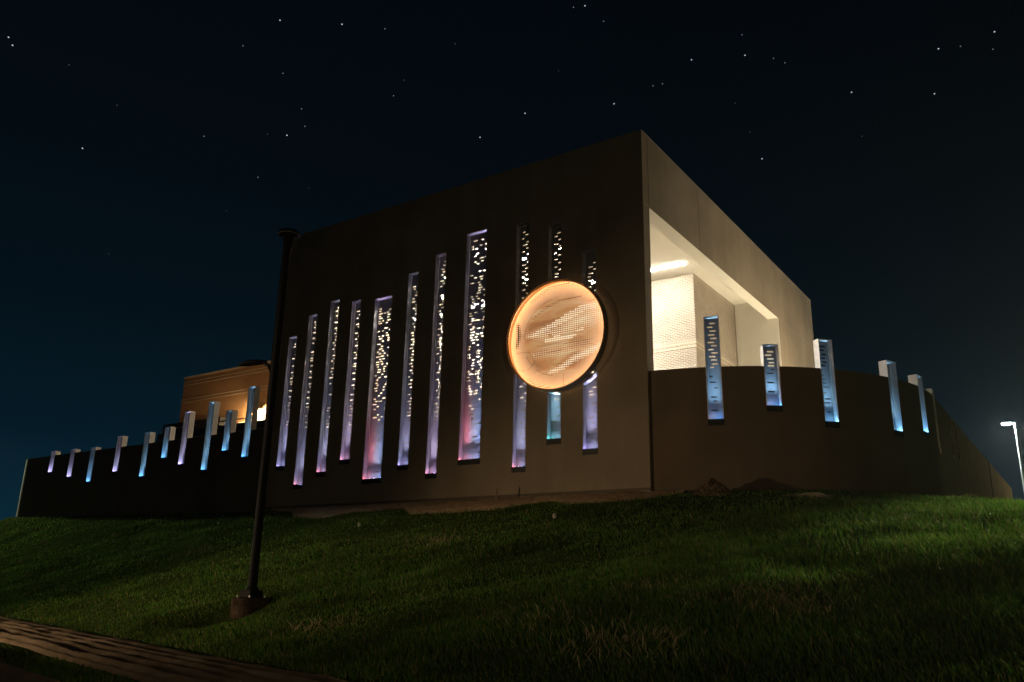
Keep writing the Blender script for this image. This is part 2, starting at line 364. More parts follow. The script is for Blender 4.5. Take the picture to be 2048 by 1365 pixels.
# the rest of the wall's thickness: solid behind the lower part, open behind the upper part of each panel
wall(mb, [(XL, DEP + 0.006), (0, DEP + 0.006)], -1.2, HT, WT - DEP - 0.006, [(a, b, 3.12, d) for a, b, c, d in fh])
mb.build('front_wall', M['stucco'], bld)
mb = MB()
mb.box(-.48, 0, WT + .002, 14.2, HB, HT); mb.box(-.48, 0, 14.202, YB, -1.2, HT)
mb.build('side_wall', M['stucco'], bld)
mb = MB(); mb.box(-.478, -.003, WT + .004, 14.198, HB - .004, HB - .001); mb.build('soffit', M['plaster'], bld)
mb = MB(); mb.box(XL, XL + .4, WT + .002, YB - .4, -1.2, HT); mb.box(XL, -.482, YB - .398, YB, -1.2, HT); mb.build('rear_wall', M['stucco'], bld)
mb = MB(); mb.box(XL + .402, -.482, WT + .002, YB - .4, ZC, ZC + .12); mb.build('ceiling', M['plaster'], bld)
mb = MB(); mb.box(XL + .402, -.482, WT + .002, YB - .4, 11.3, 11.5); mb.build('roof', M['concrete'], bld)
mb = MB(); mb.box(-2.0, -.003, 14.14, 14.199, 0, HB - .005); mb.box(-2.0, -.484, 14.14, 14.199, HB - .004, ZC - .002); mb.build('end_wall', M['plaster'], bld)
mb = MB(); mb.box(XL + .402, -2.06, WT + .3, WT + .34, HB + .05, ZC - .002); 
mb = MB(); mb.box(-16.9, -.49, WT + .35, 9.16, 2.9, 3.05)
pts_ = [(-.485, 14.1), (-.485, .6)] + [(-.82 + 6.9 * math.sin(t_), 7.66 - 6.9 * math.cos(t_)) for t_ in np.radians(np.linspace(4, 90, 24))] + [(6.08, 20.2), (.01, 20.2), (.01, 14.1)]
n_ = len(pts_); mb.add([(a_, b_, 3.045) for a_, b_ in pts_] + [(a_, b_, 2.9) for a_, b_ in pts_], [tuple(range(n_)), tuple(range(n_, 2 * n_))[::-1]] + [(k, (k + 1) % n_, n_ + (k + 1) % n_, n_ + k) for k in range(n_)])
mb.build('terrace_floor', M['pale_deck'], bld)
core = MB(); core.box(XL + .42, -2.03, 9.17, 14.6, 0, ZC - .24); co_ = core.build('brick_core', M['brick_core'], bld)
tb = MB(); tb.box(XL + .42, -2.024, 9.164, 14.6, ZC - .238, ZC - .003); tb.build('soldier_course', M['brick_core_soldier'], co_)
for z in (7.06, 7.25):
    tb = MB(); tb.box(XL + .42, -2.02, 9.15, 14.12, z - .03, z + .03); tb.build('stone_band', M['stone'], co_)
tb = MB(); tb.box(XL + .42, -2.022, 9.16, 14.12, 7.285, 7.42); tb.build('soldier_course', M['brick_core_soldier'], co_)
tb = MB(); tb.box(XL - .01, .012, -.012, .46, HT + .001, HT + .035); tb.box(-.48, .012, .462, YB + .01, HT + .001, HT + .035); tb.box(XL - .01, XL + .42, .462, YB + .01, HT + .001, HT + .035); tb.build('coping', M['trim'], bld)
for y in (WT, 4.87):
    tb = MB(); tb.box(0.001, 0.005, y - .009, y + .009, (-1 if y < 1 else HB), HT - .003); tb.build('panel_joint', M['joint'], bld)
for y0_, y1_ in ((0, WT - .01), (14.2, YB)):
    tb = MB(); tb.box(0.001, 0.010, y0_, y1_, HB - .008, HB + .008); tb.build('reveal_strip', M['trim'], bld)
tb = MB(); tb.box(XL, -.003, -.018, -.002, 0.06, 0.14); tb.build('base_flashing', M['joint'], bld)
for i, (x, y) in enumerate([(-3.0, 7.9), (-7.0, 7.9), (-11.9, 7.9), (-15.6, 7.9), (-6.4, 4.0), (-10.4, 4.0), (-14.4, 4.0), (-8.4, 6.0), (-12.6, 6.0), (-15.4, 2.4), (-9.0, 2.4), (-12.2, 2.0)]):  # the later rows are unseen, added to brighten the slots evenly
    fx = MB(); fx.box(x - 1.12, x + 1.12, y - .06, y + .06, ZC - .02, ZC - .002); c_ = fx.build('ceiling_light', M['paint'], bld)
    fx = MB(); fx.box(x - 1.1, x + 1.1, y - .05, y + .05, ZC - .045, ZC - .022); fx.build('diffuser', M['fixture'] if i else M['fixture_soft'], c_)

for i, (x, w, zb, zt, c, lab) in enumerate(FAC):
    h = zt - zb
    light_panel((x, 0, zb), 0, w, h, c, lab, 'light panels on the tall facade', 3.28 - zb, 100 + i, fm='frame_dark', power=1.0, beam=1.0)

# ---- curved low wall --------------------------------------------------------
CX, CY, RR = -.82, 7.66, 7.6
pc = [(CX + RR * math.sin(t), CY - RR * math.cos(t)) for t in np.radians(np.linspace(6.22, 90, 58))]
pc[0] = (0.004, pc[0][1]); pc += [(6.78, y) for y in (12, 20, 30, 37.6)]
ch = [(s_ - .024, s_ + PW + .024, zb - HS - .002, 9) for s_, zb, zt, c, l in CUR] + [(s_ - .024, s_ + PW + .024, zb - HS - .002, 9) for s_, zb, zt, l in CURDARK]
cw = empty('low_wall'); tag(cw, 'low brown wall curving round the right side of the tall building', 'wall')
mb = MB(); atc, Lc = wall(mb, pc, -1.2, 3.70, DEP + .004, ch); wall(mb, pc, -1.2, 3.70, .2, (), off=DEP + .006)
mb.build('wall_body', M['stucco_low'], cw)
def on_curve(s_, w):
    a = atc(s_, 0); b = atc(s_ + w, 0); return a, math.atan2(b.y - a.y, b.x - a.x)
for i, (s_, zb, zt, c, lab) in enumerate(CUR):
    a, rz = on_curve(s_, PW)
    light_panel((a.x, a.y, zb), rz, PW, zt - zb, c, lab, 'light panels on the curved wall', 3.74 - zb, 200 + i, power=1.0, full=True, dense=1.0)
for i, (s_, zb, zt, lab) in enumerate(CURDARK):
    a, rz = on_curve(s_, PW)
    light_panel((a.x, a.y, zb), rz, PW, zt - zb, None, lab, 'light panels on the curved wall', 0.4, 220 + i, fm='paint' if i == 0 else 'black', full=True)  # black puts the shade into the colour of the farther unlit frames

# ---- straight low wall on the left ------------------------------------------
ZL = 3.43; x0c = -37.1; pl = [(x0c - 1.1, 30), (x0c - 1.1, 1.1)] + [(x0c - 1.1 * math.cos(t), 1.1 - 1.1 * math.sin(t)) for t in np.radians(np.linspace(8, 90, 12))] + [(XL - .004, 0)]
acc = sum(math.dist(a, b) for a, b in zip(pl[:-2], pl[1:-1]))
lh = [(x - x0c + acc - .024, x - x0c + acc + .40 + .024, zb - HS - .002, 9) for x, zb, zt, c, l in LOW]
lw = empty('low_wall'); tag(lw, 'long low dark wall running left from the tall building', 'wall')
mb = MB(); wall(mb, pl, -1.2, ZL, DEP + .004, lh); wall(mb, pl, -1.2, ZL, .2, (), off=DEP + .006); mb.build('wall_body', M['stucco_low'], lw)
for i, (x, zb, zt, c, lab) in enumerate(LOW):
    light_panel((x, 0, zb), 0, .40, zt - zb, c, lab, 'light panels on the straight low wall', ZL + .05 - zb, 300 + i, power=1.0, full=True, dense=0.95)

# ---- glowing round panel -----------------------------------------------------
DX, DZ, DR = -3.085, 5.222, 1.889
disc = empty('round_light_panel', (DX, 0, DZ)); tag(disc, 'large glowing round drum with perforated cream and ochre face on the tall facade', 'light panel')
def ring(mb, prof, n=96, mat_=0, smooth=True):
    vs = [(r * math.cos(2 * math.pi * k / n), y, r * math.sin(2 * math.pi * k / n)) for r, y in prof for k in range(n)]
    fs = [(i * n + k, i * n + (k + 1) % n, (i + 1) * n + (k + 1) % n, (i + 1) * n + k) for i in range(len(prof) - 1) for k in range(n)]
    mb.add(vs, fs, mat_, smooth)
M['drum_out'] = mat('dark_brown_drum_paint', (.20, .16, .11), .8)
M['drum_in'] = mat('glow_tinted_enamel', (0.80, 0.50, 0.24), 0.5)  # orange glow of the ring lamps put into the enamel colour
mb = MB(); ring(mb, [(DR, -.24), (DR, -.5)], mat_=0); ring(mb, [(DR, -.5), (DR - .018, -.5)], mat_=0, smooth=False)
ring(mb, [(DR - .018, -.5), (DR - .018, -.485)], mat_=0); ring(mb, [(DR - .018, -.24), (DR, -.24)], mat_=0, smooth=False)
ring(mb, [(DR - .018, -.485), (DR - .018, -.24)], mat_=1)
mb.build('drum', [M['drum_out'], M['drum_in']], disc)
mb = MB(); ring(mb, [(1.50, -.004), (1.50, -.18), (1.75, -.18), (1.75, -.004)], smooth=False); mb.build('mounting_ring', M['black'], disc)
mb = MB(); ring(mb, [(DR - .01, -.004), (DR - .01, .195), (DR - .03, .195), (DR - .03, -.004)], smooth=False); mb.build('collar', M['paint'], disc)
# ring of lamps tucked behind the lip
PY = -.23
M['ringled'] = emis('ring_led_glow', (1.0, 0.56, 0.26), 12)
mb = MB(); ring(mb, [(DR - .019, -.440), (DR - .055, -.430), (DR - .055, -.425), (DR - .019, -.425)], smooth=False); mb.build('led_ring', M['ringled'], disc)
mb = MB(); ring(mb, [(DR - .019, -.452), (DR - .066, -.452), (DR - .066, -.442), (DR - .019, -.442)], smooth=False); mb.build('lip', M['drum_in'], disc)
# the face: painted in sweeping bands, its brown streaks shadows put into the colour
m = bpy.data.materials.new('banded_face'); m.use_nodes = True; t = m.node_tree; b = t.nodes['Principled BSDF']; b.inputs['Roughness'].default_value = .5
c_ = N(t, 'ShaderNodeTexCoord'); mp = N(t, 'ShaderNodeMapping'); mp.inputs['Rotation'].default_value = (0, R(14), 0); mp.inputs['Scale'].default_value = (0.35, 1, 1.5)
t.links.new(c_.outputs['Object'], mp.inputs[0])
nz = N(t, 'ShaderNodeTexNoise'); nz.inputs['Scale'].default_value = 1.6; nz.inputs['Detail'].default_value = 6; nz.inputs['Distortion'].default_value = .5; t.links.new(mp.outputs[0], nz.inputs['Vector'])
r_ = N(t, 'ShaderNodeValToRGB'); t.links.new(nz.outputs['Fac'], r_.inputs[0]); e = r_.color_ramp.elements
e[0].position = .36; e[0].color = (.54, .25, .10, 1); e[1].position = .62; e[1].color = (.90, .60, .34, 1)
q = e.new(.46); q.color = (.68, .33, .13, 1); q = e.new(.53); q.color = (.82, .46, .20, 1)
# paler towards the rim: the ring lamps' light put into the colour
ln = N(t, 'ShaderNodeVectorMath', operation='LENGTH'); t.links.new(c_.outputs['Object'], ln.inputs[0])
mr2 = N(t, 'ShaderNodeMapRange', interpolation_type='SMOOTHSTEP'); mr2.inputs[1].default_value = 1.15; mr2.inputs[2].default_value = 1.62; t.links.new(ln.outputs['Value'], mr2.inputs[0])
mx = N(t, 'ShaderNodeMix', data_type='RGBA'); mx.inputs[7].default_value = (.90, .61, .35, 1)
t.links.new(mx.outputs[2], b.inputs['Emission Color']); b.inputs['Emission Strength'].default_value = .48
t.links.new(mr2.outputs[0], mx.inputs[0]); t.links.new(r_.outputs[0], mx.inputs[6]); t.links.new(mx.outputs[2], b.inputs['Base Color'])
mb = MB(); ring(mb, [(DR - .02, PY), (1.45, PY), (1.0, PY), (.5, PY), (0.001, PY)], smooth=False); ring(mb, [(0.001, PY + .02), (DR - .02, PY + .02)], smooth=False)
face = mb.build('face', m, disc)
# perforations: grid with sizes following sweeping bands
def seg_d(u, v, pts):
    best = 9
    for (a, b_, c0), (d, e_, c1) in zip(pts, pts[1:]):
        L2 = (d - a) ** 2 + (e_ - b_) ** 2; k = min(1, max(0, ((u - a) * (d - a) + (v - b_) * (e_ - b_)) / L2))
        best = min(best, math.hypot(u - a - k * (d - a), v - b_ - k * (e_ - b_)) / (c0 + k * (c1 - c0)))
    return best
def disc_uv(zx, zy):   # zoomed reading of the face -> face coordinates in metres (affine fit of the drawing)
    X = 1000 + zx / 5.25; Y = 540 + zy / 5.25
    d = FW + RT * ((X - 1024) / 1666.85) - UP * ((Y - 682.5) / 1666.85); k = (PY - CAM.y) / d.y; p = CAM + d * k
    return p.x - DX, p.z - DZ
def path_uv(l): return [(*disc_uv(a, b_), w) for a, b_, w in l]
B1 = path_uv([(300, 700, .12), (450, 670, .30), (620, 650, .42), (800, 560, .55), (960, 470, .50), (1060, 450, .40)])
B1c = path_uv([(350, 690, .07), (520, 600, .09), (700, 500, .12), (850, 410, .12), (1000, 370, .08)])
B1d = path_uv([(480, 740, .07), (620, 710, .10), (760, 690, .08), (860, 620, .06)])
B2 = path_uv([(520, 1075, .05), (640, 1030, .11), (780, 930, .13), (900, 870, .14), (1040, 800, .12)])
B3 = path_uv([(350, 900, .18), (520, 860, .3), (740, 840, .42), (930, 760, .42)])
HOLES = [path_uv([(640, 690, .035), (880, 640, .035)]), path_uv([(510, 700, .05), (540, 700, .05)])]
DK = [path_uv([(190, 590, .10), (200, 700, .14), (180, 810, .08)]), path_uv([(330, 340, .05), (520, 190, .09), (720, 140, .09), (860, 150, .08)]),
      path_uv([(340, 520, .03), (500, 390, .07), (640, 320, .06), (850, 275, .04)]), path_uv([(210, 1055, .04), (250, 1060, .04)]), path_uv([(300, 1155, .06), (380, 1220, .08), (560, 1240, .03)]), path_uv([(930, 330, .03), (990, 315, .03)])]
pit = 0.068; lit = MB(); drk = MB(); nn = int(2 * DR / pit)
for i in range(-nn, nn):
    for j in range(-nn, nn):
        u, v = i * pit, j * pit
        if math.hypot(u, v) > DR - .07: continue
        rad = 0
        q = seg_d(u, v, B1)
        if q < 1: rad = .019 * (1.15 - .75 * q)
        q = seg_d(u, v, B3)
        if q < 1: rad = max(rad, .013 * (1.2 - .8 * q))
        q = seg_d(u, v, B2)
        if q < 1: rad = .026 * (1.1 - .5 * q)
        if seg_d(u, v, B1c) < 1 or seg_d(u, v, B1d) < 1: rad = max(rad, .025)
        if any(seg_d(u, v, h_) < 1 for h_ in HOLES): rad = 0
        dk = 0
        for k, h_ in enumerate(DK):
            q = seg_d(u, v, h_)
            if q < 1: dk = max(dk, (.033 if k == 0 else .020) * (1.1 - q * .7)); rad = 0
        r2 = rad or dk
        if r2:
            n = 8; tgt = lit if rad else drk
            vs = [(u + r2 * math.cos(2 * math.pi * k / n), PY - .004, v + r2 * math.sin(2 * math.pi * k / n)) for k in range(n)]
            tgt.add(vs, [tuple(range(n))])
M['hole_lit'] = emis('backlit_hole', (1.0, .82, .56), 1.1); M['hole_dark'] = mat('dark_hole', (.03, .02, .012), .9)
tag(lit.build('backlit_perforations', M['hole_lit'], face), kind='stuff'); tag(drk.build('dark_perforations', M['hole_dark'], face), kind='stuff')
sm_ = MB()
def seam(a0, a1, r0):
    n = 20
    for k in range(n):
        t0, t1 = R(a0 + (a1 - a0) * k / n), R(a0 + (a1 - a0) * (k + 1) / n)
        vs = [(r0 * math.cos(t0), PY - .003, r0 * math.sin(t0)), (r0 * math.cos(t1), PY - .003, r0 * math.sin(t1)), ((r0 + .010) * math.cos(t1), PY - .003, (r0 + .010) * math.sin(t1)), ((r0 + .010) * math.cos(t0), PY - .003, (r0 + .010) * math.sin(t0))]
        sm_.add(vs, [(0, 1, 2, 3)])
seam(100, 176, 1.33); seam(205, 222, 1.33); seam(232, 262, 1.33)
for (za, zb) in (((320, 890), (370, 975)), ((370, 975), (290, 1060)), ((380, 810), (640, 765)), ((370, 905), (640, 840)), ((700, 900), (1000, 835)), ((540, 995), (800, 965)), ((665, 1090), (667, 1235)), ((170, 880), (310, 865)), ((660, 780), (980, 720))):
    a = Vector(disc_uv(*za)); b_ = Vector(disc_uv(*zb)); n = (b_ - a).normalized(); n = Vector((-n.y, n.x)) * .005
    sm_.add([(p.x, PY - .0035, p.y) for p in (a - n, b_ - n, b_ + n, a + n)], [(0, 1, 2, 3)])
tag(sm_.build('seam_lines', M['joint'], face), kind='stuff')

# ---- brick building behind the low wall, left ---------------------------------
bb = empty('brick_building', (-34, 10, 0)); tag(bb, 'orange brown brick building behind the low wall at left', 'building')
def bchild(mbx, name, m_, parent=bb):
    mbx.v = [(x + 34, y - 10, z) for x, y, z in mbx.v]; return mbx.build(name, m_, parent)
x = MB(); x.box(-38.85, -18.5, 10, 24, -.5, 10.3); wl = bchild(x, 'wall', M['brick_left'])
for z in (10.02, 9.82, 8.83, 8.62):
    x = MB(); x.box(-38.87, -18.5, 9.975, 10 - .003, z - .02, z + .02); bchild(x, 'stone_band', M['stone'], bb)
x = MB(); x.box(-38.9, -18.45, 9.95, 24.05, 10.302, 10.40); bchild(x, 'coping', M['stone'])
x = MB(); x.box(-38.84, -33.0, 8.9, 9.99, 6.35, 6.95); bchild(x, 'canopy', M['blackpole'])
x = MB(); x.box(-32.5, -30.502, 9.93, 9.997, 3.0, 6.72); x.box(-30.50, -30.0, 9.90, 9.997, 3.0, 7.25); sur = bchild(x, 'door_surround', M['plaster'])
wlmp = empty('wall_lamp', (-30.72, 9.62, 7.28)); tag(wlmp, 'bright lit wall lamp on the brick building beside the tall facade', 'lamp')
x = MB(); x.lathe([(.0, .20), (.30, .16), (.34, .06), (.30, .03), (0, .05)], 20); x.box(-.05, .05, .1, .37, .06, .14); x.build('lamp_shade', M['paint'], wlmp)
M['wl'] = emis('wall_lamp_glow', (1.0, .72, .38), 900)
x = MB(); x.lathe([(0.001, .02), (.2, .02), (.24, -.08), (.16, -.2), (0.001, -.24)], 16); x.build('bulb', M['wl'], wlmp)
# ledge and railing between
lg = MB(); lg.box(-30.3, XL - .02, 3.0, 3.3, 0, 4.30); lg = lg.build('ledge_wall', M['concrete']); tag(lg, 'pale topped ledge wall just behind the straight low wall', 'wall')
rl = empty('metal_railing', (-24, 3.15, 4.3)); tag(rl, 'thin dark metal railing on the ledge behind the low wall', 'railing')
x = MB(); x.tube([(-6.2, 0, .62), (6.2, 0, .62)], .03, 8); x.build('top_rail', M['galv'], rl)
for k in range(7):
    x = MB(); x.tube([(-6.1 + 2.03 * k, 0, 0), (-6.1 + 2.03 * k, 0, .6)], .02, 8); x.build('post', M['blackpole'], rl)
# dark service enclosure behind the railing
sv = MB(); sv.box(-33.2, -20.5, 5.0, 8.5, 0, 5.25); sv = sv.build('low_roof', M['black']); tag(sv, 'dark flat low roof between the railing and the brick building', 'roof')

# ------------------------------------------------------------ terrain
RA = np.array((-18.7, -10.3)); RB = np.array((5.0, -16.35)); RD = (RB - RA) / np.linalg.norm(RB - RA); RN = np.array((-RD[1], RD[0]))   # RN points north (towards the building)
ZR = -3.75
def wall_dist(x, y):
    """distance outside the walled footprint (0 inside)"""
    d1 = np.maximum(np.maximum(-38.2 - x, x - 6.78), np.maximum(-y, y - 37.6))
    dx = np.maximum(np.maximum(-38.2 - x, x - 6.78), 0); dy = np.maximum(np.maximum(-y, y - 37.6), 0)
    d = np.hypot(dx, dy)
    inq = (x > CX) & (y < CY)
    dc = np.maximum(np.hypot(x - CX, y - CY) - RR, 0)
    return np.where(inq, dc, d)
def vnoise(x, y, s_, seed):
    r = np.random.default_rng(seed).random((64, 64)); fx, fy = x / s_, y / s_
    ix, iy = np.floor(fx).astype(int), np.floor(fy).astype(int); tx, ty = fx - ix, fy - iy; tx = tx * tx * (3 - 2 * tx); ty = ty * ty * (3 - 2 * ty)
    g = lambda a, b: r[a % 64, b % 64]
    return (g(ix, iy) * (1 - tx) + g(ix + 1, iy) * tx) * (1 - ty) + (g(ix, iy + 1) * (1 - tx) + g(ix + 1, iy + 1) * tx) * ty - .5
def height(x, y):
    x = np.asarray(x, float); y = np.asarray(y, float)
    dw = wall_dist(x, y); dr = np.maximum((x - RA[0]) * RN[0] + (y - RA[1]) * RN[1], 0)
    s_ = dw / (dw + dr + 1e-6); s_ = np.where(dr <= 0, 1.0, s_)
    prof = np.where(s_ < .02, s_ * s_ / .04, s_ - .01) / .99
    base = np.clip((-x - 20) / 18, 0, 1) * .32
    z = base * (1 - prof) + ZR * prof
    z = z - .30 * np.exp(-((x + 2.45) ** 2 + (y + 12.65) ** 2) / .55)
    amp = np.clip(dw / 1.5, 0, 1) * np.clip(dr / .8, 0, 1)
    z = z + amp * (vnoise(x, y, 3.1, 1) * .16 + vnoise(x, y, 1.1, 2) * .09 + vnoise(x, y, .37, 3) * .035)
    far = np.clip((np.hypot(x + 5, y) - 70) / 200, 0, 1); z = z - far * 3
    # south of the track the ground falls a little more
    so = np.clip(-((x - RA[0]) * RN[0] + (y - RA[1]) * RN[1]) - 1.7, 0, 6); z = z - so * .035
    return z
M['ground'] = mat('night_turf', (0.030, 0.055, 0.012), 0.95, color2=(0.060, 0.080, 0.022), nscale=1.2, bump=(14, 1.0, .06), detail=10, spec=0.0)
gx = np.concatenate([-np.geomspace(190, 46, 12), np.arange(-45, 24, .3), np.geomspace(24.5, 190, 14)])
gy = np.concatenate([-np.geomspace(190, 31, 12), np.arange(-30, 8, .3), np.arange(8.5, 46, 1.0), np.geomspace(47, 190, 12)])
X, Y = np.meshgrid(gx, gy, indexing='ij'); Z = height(X, Y); ny = len(gy)
v = np.c_[X.ravel(), Y.ravel(), Z.ravel()]
i, j = np.meshgrid(np.arange(len(gx) - 1), np.arange(ny - 1), indexing='ij'); a = (i * ny + j).ravel()
fq = np.c_[a, a + ny, a + ny + 1, a + 1]
def np_mesh(name, v, f, m_, smooth=True):
    me = bpy.data.meshes.new(name); me.vertices.add(len(v)); me.vertices.foreach_set('co', v.astype(np.float32).ravel())
    k = f.shape[1]; me.loops.add(f.size); me.loops.foreach_set('vertex_index', f.ravel().astype(np.int32))
    me.polygons.add(len(f)); me.polygons.foreach_set('loop_start', np.arange(0, f.size, k, dtype=np.int32)); me.polygons.foreach_set('loop_total', np.full(len(f), k, np.int32))
    me.polygons.foreach_set('use_smooth', np.full(len(f), smooth)); me.update(calc_edges=True)
    for q_ in (m_ if isinstance(m_, list) else [m_]): me.materials.append(q_)
    o = bpy.data.objects.new(name, me); COL.objects.link(o); return o
g = np_mesh('ground', v, fq, M['ground']); tag(g, kind='structure')

# rutted dirt track across the lower left
M['dirt'] = mat('packed_dirt', (0.22, 0.165, 0.11), 0.95, color2=(0.30, 0.235, 0.165), nscale=2.5, bump=(25, .9, .02), detail=10, spec=0.0)
def track_mesh(name, off0, off1, nu, prof, m_, l0=-45, l1=34):
    us = np.arange(l0, l1, .15); ws = np.linspace(off0, off1, nu)
    U, Wd = np.meshgrid(us, ws, indexing='ij')
    e_ = vnoise(U, U * 0, 1.7, 11) * .09
    P = RA[None, None] + RD * U[..., None] - RN * (Wd + e_)[..., None]
    zz = ZR + prof(Wd, U); edge = (Wd <= ws[0] + 1e-6) | (Wd >= ws[-1] - 1e-6)
    gz = height(P[..., 0], P[..., 1]); zz = np.where(edge, gz - .03, np.maximum(zz, gz + .012))
    vv = np.c_[P[..., 0].ravel(), P[..., 1].ravel(), zz.ravel()]
    a_, b_ = np.meshgrid(np.arange(len(us) - 1), np.arange(nu - 1), indexing='ij'); k = (a_ * nu + b_).ravel()
    return np_mesh(name, vv, np.c_[k, k + 1, k + nu + 1, k + nu], m_)
def ruts(Wd, U):
    r = np.zeros_like(Wd) + .05
    for c0, w0, h0 in ((.30, .10, .045), (.62, .08, .055), (.88, .05, .06), (1.12, .08, .05), (1.42, .06, .055)):
        r = r + h0 * np.exp(-((Wd - c0) / w0) ** 2)
    return r + vnoise(U, Wd * 3, .6, 5) * .035 + vnoise(U, Wd * 4, .2, 6) * .015
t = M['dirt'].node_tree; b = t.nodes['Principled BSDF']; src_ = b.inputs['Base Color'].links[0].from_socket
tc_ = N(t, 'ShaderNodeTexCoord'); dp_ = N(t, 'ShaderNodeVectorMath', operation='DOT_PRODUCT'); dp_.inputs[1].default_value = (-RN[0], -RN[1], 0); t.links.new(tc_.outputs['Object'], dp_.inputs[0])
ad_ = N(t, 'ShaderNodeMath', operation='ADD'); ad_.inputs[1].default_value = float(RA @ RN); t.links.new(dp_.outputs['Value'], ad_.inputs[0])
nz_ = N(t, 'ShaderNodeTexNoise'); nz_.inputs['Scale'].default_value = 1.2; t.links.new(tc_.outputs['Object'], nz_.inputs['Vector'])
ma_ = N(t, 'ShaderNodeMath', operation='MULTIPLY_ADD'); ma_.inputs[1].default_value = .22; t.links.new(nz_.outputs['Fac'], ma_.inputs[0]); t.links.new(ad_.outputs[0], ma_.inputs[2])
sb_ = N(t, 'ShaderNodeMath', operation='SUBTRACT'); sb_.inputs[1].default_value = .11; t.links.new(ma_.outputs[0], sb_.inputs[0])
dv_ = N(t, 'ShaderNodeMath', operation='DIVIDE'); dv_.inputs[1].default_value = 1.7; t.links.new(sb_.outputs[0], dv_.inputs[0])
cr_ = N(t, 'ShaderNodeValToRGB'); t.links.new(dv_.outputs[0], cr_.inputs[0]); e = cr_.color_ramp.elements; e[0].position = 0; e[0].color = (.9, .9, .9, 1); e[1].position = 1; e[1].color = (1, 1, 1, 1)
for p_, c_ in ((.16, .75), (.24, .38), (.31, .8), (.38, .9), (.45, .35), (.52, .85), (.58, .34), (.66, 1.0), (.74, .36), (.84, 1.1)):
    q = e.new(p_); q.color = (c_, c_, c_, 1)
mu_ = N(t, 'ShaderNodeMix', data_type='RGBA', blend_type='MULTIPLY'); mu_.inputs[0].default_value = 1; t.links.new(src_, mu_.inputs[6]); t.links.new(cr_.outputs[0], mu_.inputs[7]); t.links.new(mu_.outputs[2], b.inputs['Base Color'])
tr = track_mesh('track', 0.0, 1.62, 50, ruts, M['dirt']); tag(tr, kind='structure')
t2 = track_mesh('kerb_line', 2.62, 2.82, 6, lambda Wd, U: .10 + .07 * np.exp(-((Wd - 2.72) / .05) ** 2), M['dirt']); tag(t2, kind='structure')
t3 = track_mesh('track_edge', 3.45, 3.75, 6, lambda Wd, U: .09 + .06 * np.exp(-((Wd - 3.6) / .07) ** 2), M['dirt']); tag(t3, kind='structure')

# bare soil strip along the foot of the facade
us = np.arange(-16.5, 1.2, .12); ws = np.linspace(0.02, 1, 14); U, Q = np.meshgrid(us, ws, indexing='ij')
wid = (1.5 + vnoise(U, U * 0, 1.5, 21) * 1.5) * np.clip((U + 16.5) / 3, .05, 1) * np.clip((1.4 - U) / 1.0, .15, 1); Yq = -Q * wid - .01
zq = height(U, Yq) + .035 + .05 * np.sin(np.pi * Q) + vnoise(U, Yq, .25, 22) * .05; zq = np.where(Q > .98, height(U, Yq) - .02, zq)
k = (np.arange(len(us) - 1)[:, None] * 14 + np.arange(13)[None]).ravel()
M['soil'] = mat('tan_soil', (0.34, 0.24, 0.14), .95, color2=(.50, .38, .24), nscale=5, bump=(30, 1, .03), detail=10, spec=0.0)
so_ = np_mesh('soil_strip', np.c_[U.ravel(), Yq.ravel(), zq.ravel()], np.c_[k, k + 14, k + 15, k + 1], M['soil']); tag(so_, kind='structure')

def mound(name, cx, cy, rx, ry, h, m_, seed, label, cat, rough=.25):
    n, mr_ = 36, 14; vs = [(cx, cy, float(height(cx, cy)) + h)]; fs = []
    r_ = random.Random(seed); lob = [r_.uniform(-1, 1) for _ in range(12)]
    for a_ in range(1, mr_ + 1):
        q_ = a_ / mr_
        for b_ in range(n):
            t_ = 2 * math.pi * b_ / n; w_ = 1 + .18 * sum(lob[k] * math.sin((k + 1) * t_ + k) / (k + 1) for k in range(6))
            px, py = cx + rx * q_ * w_ * math.cos(t_), cy + ry * q_ * w_ * math.sin(t_)
            hh = h * (1 - q_) ** 1.15 + (r_.uniform(-1, 1) * h * rough * (1 - q_))
            vs.append((px, py, float(height(px, py)) + (hh if a_ < mr_ else -.03)))
    for b_ in range(n): fs.append((0, 1 + b_, 1 + (b_ + 1) % n))
    x_ = MB(); x_.add(vs, [], 0); x_.f = fs + [(1 + a_ * n + b_, 1 + (a_ + 1) * n + b_, 1 + (a_ + 1) * n + (b_ + 1) % n, 1 + a_ * n + (b_ + 1) % n) for a_ in range(mr_ - 1) for b_ in range(n)]
    x_.m = [0] * len(x_.f); x_.sm = [False] * len(x_.f)
    o = x_.build(name, m_); tag(o, label, cat); return o
mound('dirt_pile', 2.05, -.35, .68, .5, .40, M['pile'], 3, 'small pile of brown earth at the foot of the curved wall', 'dirt pile')
M['straw'] = mat('dry_straw', (0.30, 0.27, 0.17), .95, noise=.3, nscale=20, bump=(40, 1, .03))
mound('straw_heap', 4.7, .1, .95, .35, .14, M['straw'], 4, 'flat pale straw heap in the grass before the middle of the curved wall', 'straw heap')
mound('straw_heap', 7.9, 4.0, .9, .5, .30, M['straw'], 5, 'pale straw heap on the grass crest towards the right end', 'straw heap')
